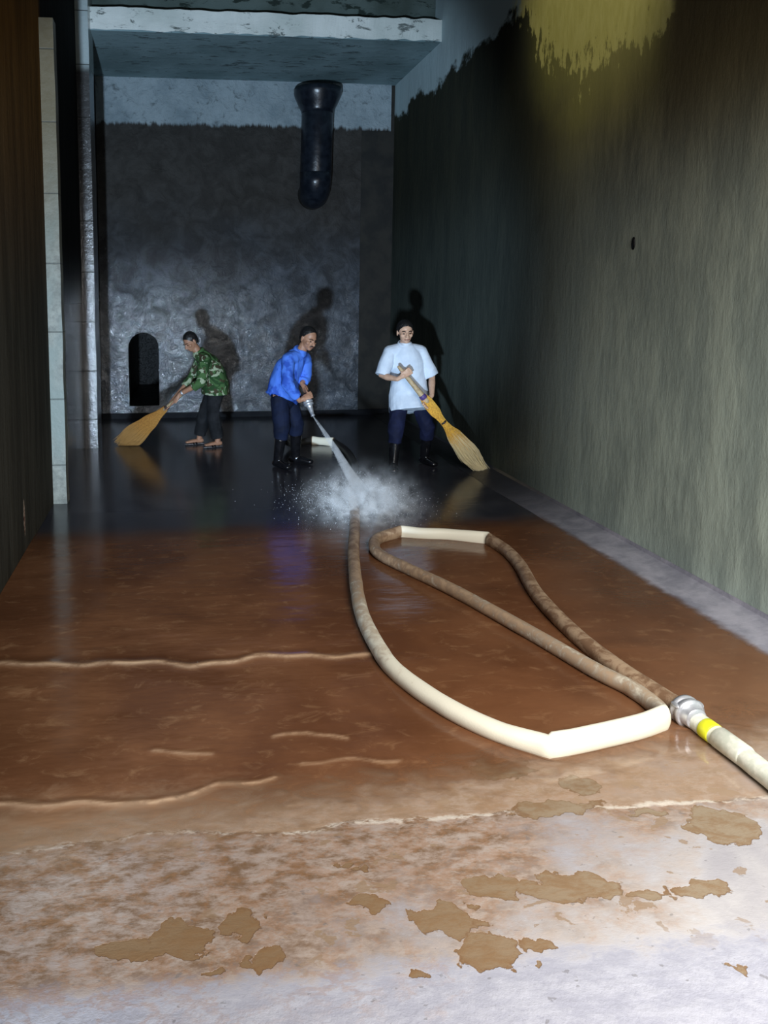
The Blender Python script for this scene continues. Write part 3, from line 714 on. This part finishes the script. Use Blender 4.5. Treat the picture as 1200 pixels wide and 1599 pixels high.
def make_person(name, label, J, mats, opt):
    root = empty(name, J['base']); tag(root, label, 'person')
    k = J.get('k', 1.0)
    bm = bmesh.new()
    garment_torso(bm, J, -.012, None, None)
    loft(bm, [V(J['neck']) - V((0, 0, .03)), (V(J['neck']) + V(J['head'])) / 2, V(J['head']) - V(J['up']) * .03], [.060, .053, .055], n=14)
    P, ax = head(bm, J['head'], J['face'], J['up'], k)
    for s_, e_, w_ in (('sr', 'er', 'wr'), ('sl', 'el', 'wl')):
        S, E_, W = V(J[s_]), V(J[e_]), V(J[w_])
        limb(bm, [S, S.lerp(E_, .4), E_, E_.lerp(W, .35), W], [.050, .046, .037, .038, .026])
    for h_ in ('hr', 'hl'):
        hp = J[h_]; 
        w_ = V(J['wr' if h_ == 'hr' else 'wl'])
        loft(bm, [w_, V(hp['p']) - V(hp['d']).normalized() * .03], [.026, .026], n=10)
        hand_grip(bm, hp['p'], hp['d'], hp['s'], hp['n'], hp.get('r', .016), 1.05)
    for h_, kn, an, to in (('hipr', 'kr', 'ar', 'tr'), ('hipl', 'kl', 'al', 'tl')):
        H_, K, A, T = V(J[h_]), V(J[kn]), V(J[an]), V(J[to])
        limb(bm, [H_, H_.lerp(K, .4), K, K.lerp(A, .3), A], [.085, .072, .052, .052, .036])
        d = (T - A); d.z = 0
        loft(bm, [A - d.normalized() * .03 + V((0, 0, -.035)), A + d * .45 + V((0, 0, -.035)), A + d + V((0, 0, -.045))], [(.032, .030), (.040, .026), (.036, .014)], side=d.cross(V((0, 0, 1))).normalized(), n=12)
    remeshed('body', bm, .0055, mats['skin'], root, 2)
    face_parts(P, ax, k, root, opt.get('moustache'), opt.get('hairline', .055))
    # shirt
    bm = bmesh.new()
    garment_torso(bm, J, .016, J['hem'], None)
    for s_, e_, w_, c_ in (('sr', 'er', 'wr', 'cr'), ('sl', 'el', 'wl', 'cl')):
        S, E_, W = V(J[s_]), V(J[e_]), V(J[w_]); c = J[c_]; fl_ = opt.get('sleeve', 1.0)
        if c <= 1:
            loft(bm, [S, S.lerp(E_, .5), S.lerp(E_, c)], [.074, .072 * fl_, .072 * fl_], n=18, round_ends=False)
        else:
            loft(bm, [S, S.lerp(E_, .5), E_, E_.lerp(W, c - 1)], [.072, .066 * fl_, .058 * fl_, .052 * fl_], n=18, round_ends=False)
    # collar
    nk = V(J['neck']); hd = V(J['head'])
    loft(bm, [nk - V((0, 0, .02)), nk.lerp(hd, .22)], [.076, .066], n=18, round_ends=False)
    remeshed('shirt', bm, .007, mats['shirt'], root, 4, opt.get('wr', .006), 8)
    nu = (hd - nk).normalized(); sd = (V(J['sr']) - V(J['sl'])).normalized(); fw_ = nu.cross(sd).normalized()
    if fw_.dot(V(J['face'])) < 0: fw_ = -fw_
    b = bmesh.new(); rr = []
    for rad_, up_ in ((.080, -.012), (.090, -.018), (.082, .022), (.072, .036), (.066, .030)):
        ra = []
        for q in range(23):
            th = R(28 + q * (304 / 22)); t = abs(q - 11) / 11
            ra.append(b.verts.new(nk + fw_ * (math.cos(th) * rad_) + sd * (math.sin(th) * rad_) + nu * (up_ + .004 - t * t * .020 * (1 if up_ > 0 else 1.6))))
        rr.append(ra)
    for a_, c_ in zip(rr[:-1], rr[1:]):
        for q in range(22): b.faces.new((a_[q], a_[q + 1], c_[q + 1], c_[q]))
    obj('collar', b, mats['shirt'], root)
    # trousers
    bm = bmesh.new()
    side = (V(J['hipr']) - V(J['hipl'])).normalized()
    loft(bm, [(V(J['hipr']) + V(J['hipl'])) / 2 - V((0, 0, .05)), V(J['pelvis']), V(J['pelvis']).lerp(V(J['waist']), .6)], [(.165, .125), (.17, .125), (.15, .115)], side=side, n=24)
    te = opt['trouser_end']
    for h_, kn, an in (('hipr', 'kr', 'ar'), ('hipl', 'kl', 'al')):
        H_, K, A = V(J[h_]), V(J[kn]), V(J[an]); a, b, c = opt['tr']
        loft(bm, [H_, H_.lerp(K, .45), K, K.lerp(A, te)], [.095, a, b, c], n=18, round_ends=False)
    remeshed('trousers', bm, .007, mats['trousers'], root, 3, .007, 9)
    # footwear
    for kn, an, to in (('kr', 'ar', 'tr'), ('kl', 'al', 'tl')):
        K, A, T = V(J[kn]), V(J[an]), V(J[to]); d = (T - A); d.z = 0; sd = d.cross(V((0, 0, 1))).normalized(); dn = d.normalized()
        if opt['shoe'] == 'boot':
            bm = bmesh.new()
            loft(bm, [K.lerp(A, opt['boot_top']), K.lerp(A, .6), A, A - V((0, 0, .045))], [.066, .060, .052, .050], n=18, round_ends=False)
            g = A.copy(); g.z = 0
            loft(bm, [g - dn * .045 + V((0, 0, .042)), g + dn * .06 + V((0, 0, .045)), g + dn * .15 + V((0, 0, .038)), g + dn * .19 + V((0, 0, .034))], [(.042, .040), (.046, .043), (.052, .036), (.044, .030)], side=sd, n=16)
            remeshed('boot', bm, .0065, M['rubber'], root, 2, cut=[(V((0, 0, .002)), V((0, 0, -1)))])
        else:
            g = A.copy(); g.z = 0
            bm = bmesh.new()
            loft(bm, [g - dn * .06 + V((0, 0, .012)), g + dn * .05 + V((0, 0, .012)), g + dn * .14 + V((0, 0, .012)), g + dn * .19 + V((0, 0, .012))], [(.036, .010), (.040, .010), (.047, .010), (.036, .010)], side=sd, n=16)
            o = remeshed('sandal', bm, .005, M['sandal'], root, 1)
            b = bmesh.new(); Y0 = g + dn * .09
            for off in (0, .035):
                loft(b, [Y0 - dn * off - sd * .046 + V((0, 0, .015)), Y0 - dn * off + V((0, 0, .062 + off * .4)), Y0 - dn * off + sd * .046 + V((0, 0, .015))], [(.012, .004)] * 3, side=dn, n=8)
            so = obj('strap', b, M['rubber'], None); so.parent = o
    return root, P, ax

# --- person in the white polo shirt, standing with a broom
BA = V((2.435, 8.05, 1.12)); BT = V((3.36, 8.03, 0.014))      # broom axis
bd = (BT - BA).normalized()
JW = dict(base=(2.6, 8.3, 0), w=1.0, pelvis=(2.60, 8.36, .84), waist=(2.59, 8.34, 1.0), chest=(2.56, 8.33, 1.20), neck=(2.53, 8.31, 1.395),
    head=(2.52, 8.28, 1.535), face=(-.05, -1, -.12), up=(-.03, 0, 1), sr=(2.365, 8.33, 1.315), sl=(2.715, 8.33, 1.315),
    er=(2.262, 8.27, 1.055), wr=(2.415, 8.115, 1.055), el=(2.845, 8.30, 1.04), wl=(2.79, 8.14, .885),
    k=1.07, hipr=(2.50, 8.36, .83), hipl=(2.69, 8.36, .83), kr=(2.42, 8.22, .45), kl=(2.83, 8.36, .46), ar=(2.40, 8.22, .085), al=(2.85, 8.50, .085),
    tr=(2.36, 8.06, .03), tl=(2.90, 8.35, .03), hem=(2.605, 8.30, .655), hemr=(.236, .222), cr=.98, cl=.98)
gW = BA + bd * .045
JW['hr'] = dict(p=gW + V((-.006, -.026, .016)), d=V((.75, -.1, .55)), s=-bd, n=V((.05, 1, -.05)), r=.02)
JW['wr'] = JW['hr']['p'] - V(JW['hr']['d']).normalized() * .085 + V((-.01, .03, -.01))
g2 = BA + bd * .43
JW['hl'] = dict(p=g2 + V((.018, .022, .015)), d=V((-.55, -.45, -.45)), s=-bd, n=V((-.2, -.7, -.3)), r=.02)
JW['wl'] = JW['hl']['p'] - V(JW['hl']['d']).normalized() * .085
make_person('person', 'person in white polo shirt and navy trousers, standing with a broom held across the body', JW,
            dict(skin=M['skinlight'], shirt=M['white'], trousers=M['navy']), dict(sleeve=1.12, tr=(.098, .085, .072), trouser_end=.38, shoe='boot', boot_top=.28, wr=.004, hairline=.050))

# --- person in blue shirt, leaning over the nozzle
JB = dict(base=(1.25, 8.55, 0), w=.95, pelvis=(1.205, 8.60, .82), waist=(1.215, 8.58, .98), chest=(1.27, 8.54, 1.15), neck=(1.375, 8.48, 1.315),
    head=(1.462, 8.42, 1.46), face=(.50, -.82, -.34), up=(.24, -.20, 1), sr=(1.235, 8.38, 1.235), sl=(1.46, 8.62, 1.22),
    er=(1.20, 8.24, .985), wr=(1.35, 8.24, .82), el=(1.46, 8.60, .99), wl=(1.43, 8.46, .86),
    k=1.07, hipr=(1.15, 8.52, .80), hipl=(1.27, 8.67, .80), kr=(1.17, 8.44, .45), kl=(1.36, 8.62, .47), ar=(1.135, 8.50, .085), al=(1.37, 8.70, .085),
    tr=(1.22, 8.36, .03), tl=(1.50, 8.62, .03), hem=(1.185, 8.59, .775), hemr=(.215, .18), cr=1.75, cl=1.7)
gB = nz0 - nzd * .045
JB['hr'] = dict(p=gB + V((-.010, -.040, .012)), d=V((.72, .05, .35)), s=nzd, n=V((0.05, 1, -.1)), r=.030)
JB['wr'] = JB['hr']['p'] - V(JB['hr']['d']).normalized() * .085
JB['hl'] = dict(p=gB - nzd * .09 + V((.02, .045, .015)), d=V((.3, -.6, -.6)), s=nzd, n=V((-.3, -.8, .5)), r=.030)
JB['wl'] = JB['hl']['p'] - V(JB['hl']['d']).normalized() * .085
make_person('person', 'person in bright blue shirt and black rubber boots, leaning forward to aim the spray nozzle', JB,
            dict(skin=M['skin'], shirt=M['blue'], trousers=M['denim']), dict(sleeve=1.1, tr=(.100, .090, .078), trouser_end=.30, shoe='boot', boot_top=.30, moustache=True, wr=.008, hairline=.025))

# --- person in camouflage, bent over sweeping
CA = V((.02, 9.66, .66)); CT = V((-.69, 9.98, .02)); cdv = (CT - CA).normalized()
JL = dict(base=(.38, 9.8, 0), w=.95, pelvis=(.50, 9.84, .78), waist=(.49, 9.83, .92), chest=(.42, 9.80, 1.06), neck=(.29, 9.77, 1.215),
    head=(.185, 9.74, 1.355), face=(-.72, -.45, -.55), up=(-.45, -.1, .9), sr=(.34, 9.93, 1.15), sl=(.36, 9.60, 1.13),
    er=(.22, 9.92, .90), wr=(.07, 9.80, .74), el=(.30, 9.52, .86), wl=(.10, 9.60, .68),
    hipr=(.50, 9.92, .76), hipl=(.50, 9.75, .76), kr=(.36, 9.93, .43), kl=(.46, 9.72, .42), ar=(.29, 9.95, .085), al=(.52, 9.74, .085),
    tr=(.12, 9.90, .03), tl=(.36, 9.68, .03), hem=(.50, 9.84, .685), hemr=(.215, .18), cr=1.45, cl=1.35)
gC = CA + cdv * .06
JL['hl'] = dict(p=gC + V((.012, -.026, .014)), d=V((-.5, .1, -.7)), s=-cdv, n=V((-.2, 1, 0)), r=.020)
JL['wl'] = JL['hl']['p'] - V(JL['hl']['d']).normalized() * .085
gC2 = CA + cdv * .17
JL['hr'] = dict(p=gC2 + V((.012, .030, .014)), d=V((-.5, -.3, -.6)), s=-cdv, n=V((.1, -1, 0)), r=.020)
JL['wr'] = JL['hr']['p'] - V(JL['hr']['d']).normalized() * .085
rootL, PL, axL = make_person('person', 'person in green camouflage shirt and sandals, bent over sweeping near the arched opening', JL,
            dict(skin=M['skin'], shirt=M['camo'], trousers=M['charcoal']), dict(sleeve=1.1, tr=(.092, .082, .078), trouser_end=.88, shoe='sandal', wr=.008, hairline=.045))
bm = bmesh.new(); w = V(JL['wl']); cyl_along(bm, w.lerp(V(JL['el']), .12), (V(JL['el']) - w), [(.026, -.014), (.031, -.012), (.031, .012), (.026, .014)]); obj('wristwatch', bm, M['alu'], rootL)

# ------------------------------------------------------------------ brooms
def bristles(A, d, prof, flat, count, seed):
    """A start, d axis, prof list of (distance, half width); flat dir"""
    rnd = random.Random(seed); d = V(d).normalized(); u = V(flat); u = (u - d * u.dot(d)).normalized(); w = d.cross(u)
    bm = bmesh.new(); lay = bm.verts.layers.float.new('along')
    Lm = prof[-1][0]
    def width(s):
        for (a, r0), (b, r1) in zip(prof[:-1], prof[1:]):
            if s <= b: 
                t = max(0, (s - a) / (b - a)); t = t * t * (3 - 2 * t); return r0 + (r1 - r0) * t
        return prof[-1][1]
    for i in range(count):
        th = rnd.uniform(0, 2 * math.pi); q = math.sqrt(rnd.random()) if i > count * .35 else 1.0
        L = Lm * rnd.uniform(.80, 1.10); prev = None; m = 14; r = .0034
        jx, jy = rnd.uniform(-.03, .03), rnd.uniform(-.02, .02)
        for k in range(m + 1):
            s = L * k / m; W = width(s)
            c = V(A) + d * s + u * (W * q * math.cos(th) + jx * (k / m) ** 2) + w * (W * .5 * q * math.sin(th) + jy * (k / m) ** 2)
            c.z = max(c.z, .006); c.x = min(c.x, 3.43)
            rr = r * (1 - .5 * k / m); rg = [bm.verts.new(c + u * rr * math.cos(a) + w * rr * math.sin(a)) for a in (0, 2.1, 4.2)]
            for v in rg: v[lay] = k / m
            if prev: bridge(bm, prev, rg)
            prev = rg
    # packed core
    rs = []
    for k in range(15):
        s = Lm * .64 * k / 14; W = width(s) * (.9 if k < 13 else .7)
        rg = ring(bm, V(A) + d * s, u, w, W, W * .44, 14)
        for v in rg: v[lay] = k / 14
        rs.append(rg)
    for a, b in zip(rs[:-1], rs[1:]): bridge(bm, a, b)
    bm.faces.new(rs[0][::-1]); bm.faces.new(rs[-1])
    return bm
br = empty('broom', BT); tag(br, 'golden straw broom with purple tape, held diagonally by the person in white', 'broom')
Lb = (BT - BA).length
bm = bmesh.new(); loft(bm, [BA - bd * .07, BA, BA + bd * .2, BA + bd * .42], [.018, .024, .028, .036], n=14); obj('handle', bm, M['wood'], br)
b0 = BA + bd * .34
obj('bristles', bristles(b0, bd, [(0, .034), (.10, .060), (.22, .058), (.35, .030), (.42, .030), (.62, .078), (.85, .098), (.98, .070), (Lb - .40, .052)], (bd.cross(V((0, 1, 0)))), 700, 3), M['straw'], br, False)
bm = bmesh.new(); cyl_along(bm, b0, bd, [(.034, -.01), (.038, 0), (.042, .035), (.038, .04)]); obj('tape', bm, M['purple'], br)
bm = bmesh.new(); cyl_along(bm, b0 + bd * .375, bd, [(.030, 0), (.034, .003), (.034, .018), (.030, .02)]); obj('tie', bm, M['dkband'], br)

bc = empty('broom', CT); tag(bc, 'amber straw broom swept out to the left by the person in camouflage', 'broom')
Lc = (CT - CA).length
bm = bmesh.new(); loft(bm, [CA - cdv * .10, CA, CA + cdv * .25], [.016, .018, .026], n=14); obj('handle', bm, M['wood'], bc)
c1 = CA + cdv * .20
obj('bristles', bristles(c1, cdv, [(0, .028), (.10, .045), (.35, .095), (.60, .125), (Lc - .20, .11)], (cdv.cross(V((0, 1, 0)))), 600, 5), M['strawdark'], bc, False)
bm = bmesh.new(); cyl_along(bm, c1, cdv, [(.028, -.01), (.033, 0), (.035, .025), (.03, .03)]); obj('tie', bm, M['dkband'], bc)

# ------------------------------------------------------------------ spray
def mat_mist(name, c, R3, dens, nscale, power=1.5, cone=None):
    m = bpy.data.materials.new(name); m.use_nodes = True; s = N.__new__(N); s.m = m; s.t = m.node_tree
    s.t.nodes.remove(s.t.nodes['Principled BSDF']); s.out = s.t.nodes['Material Output']
    p = s.pos()
    vol = s.n('VolumePrincipled'); vol.inputs['Color'].default_value = (.97, .985, 1, 1); vol.inputs['Anisotropy'].default_value = -0.3
    nz = s.noise(p, nscale, 5, .65, .4)
    if cone is None:
        d = s.vm('LENGTH', s.vm('MULTIPLY', s.vm('SUBTRACT', p, c), tuple(1 / r for r in R3)))
        f = s.ma('POWER', s.ma('SUBTRACT', 1.0, d, True), power)
        f = s.ma('MULTIPLY', f, s.mr(nz, .44, .60, .03, 2.2))
    else:
        f = s.mr(nz, .3, .7, .5, 1.5)
    s.set(vol.inputs['Density'], s.ma('MULTIPLY', f, dens))
    s.t.links.new(vol.outputs[0], s.out.inputs['Volume']); return m
LAND = V((1.74, 7.00, .02))
jet = empty('water_spray', LAND); tag(jet, 'white water jet bursting into mist on the dark wet floor', 'water spray', kind='stuff')
bm = bmesh.new(); P0 = noz_tip
mid = P0.lerp(LAND, .5) + V((0, 0, .05))
loft(bm, [P0, P0.lerp(mid, .5) + V((0, 0, .01)), mid, mid.lerp(LAND, .5) + V((0, 0, .02)), LAND + V((0, 0, .07))], [.008, .020, .034, .050, .065], n=16)
obj('jet', bm, mat_mist('jet_spray', None, None, 8.0, 14, cone=True), jet)
MC, MR = (1.68, 6.62, .03), (.85, 1.2, .55)
bm = bmesh.new(); ell(bm, MC, MR, seg=24)
bmesh.ops.bisect_plane(bm, geom=bm.verts[:] + bm.edges[:] + bm.faces[:], plane_co=(0, 0, .018), plane_no=(0, 0, -1), clear_outer=True)
bmesh.ops.holes_fill(bm, edges=[e for e in bm.edges if e.is_boundary])
obj('mist', bm, mat_mist('mist_spray', MC, MR, 10.0, 9, 4.2), jet)
M['drop'] = simple('water_drop', (.85, .9, .95), (.8, .85, .9), .1)
bm = bmesh.new(); rnd = random.Random(5)
ico = [V(v) for v in ((1, 0, 0), (-1, 0, 0), (0, 1, 0), (0, -1, 0), (0, 0, 1), (0, 0, -1))]
icf = ((0, 2, 4), (2, 1, 4), (1, 3, 4), (3, 0, 4), (2, 0, 5), (1, 2, 5), (3, 1, 5), (0, 3, 5))
for i in range(5200):
    a = rnd.uniform(0, 6.283); rr = abs(rnd.gauss(0, .30)); zz = abs(rnd.gauss(0, .10)) * max(.15, 1 - rr * .9)
    c = V((1.66 + rr * math.cos(a), 6.85 + rr * 1.25 * math.sin(a), .02 + zz))
    r = rnd.uniform(.0012, .0034); vs = [bm.verts.new(c + q * r) for q in ico]
    for f in icf: bm.faces.new([vs[j] for j in f])
for i in range(500):
    t = rnd.random(); c = P0.lerp(LAND, t) + V((rnd.gauss(0, .03), rnd.gauss(0, .03), rnd.gauss(0, .03))) * t
    r = rnd.uniform(.001, .0028); vs = [bm.verts.new(c + q * r) for q in ico]
    for f in icf: bm.faces.new([vs[j] for j in f])
obj('droplets', bm, M['drop'], jet)
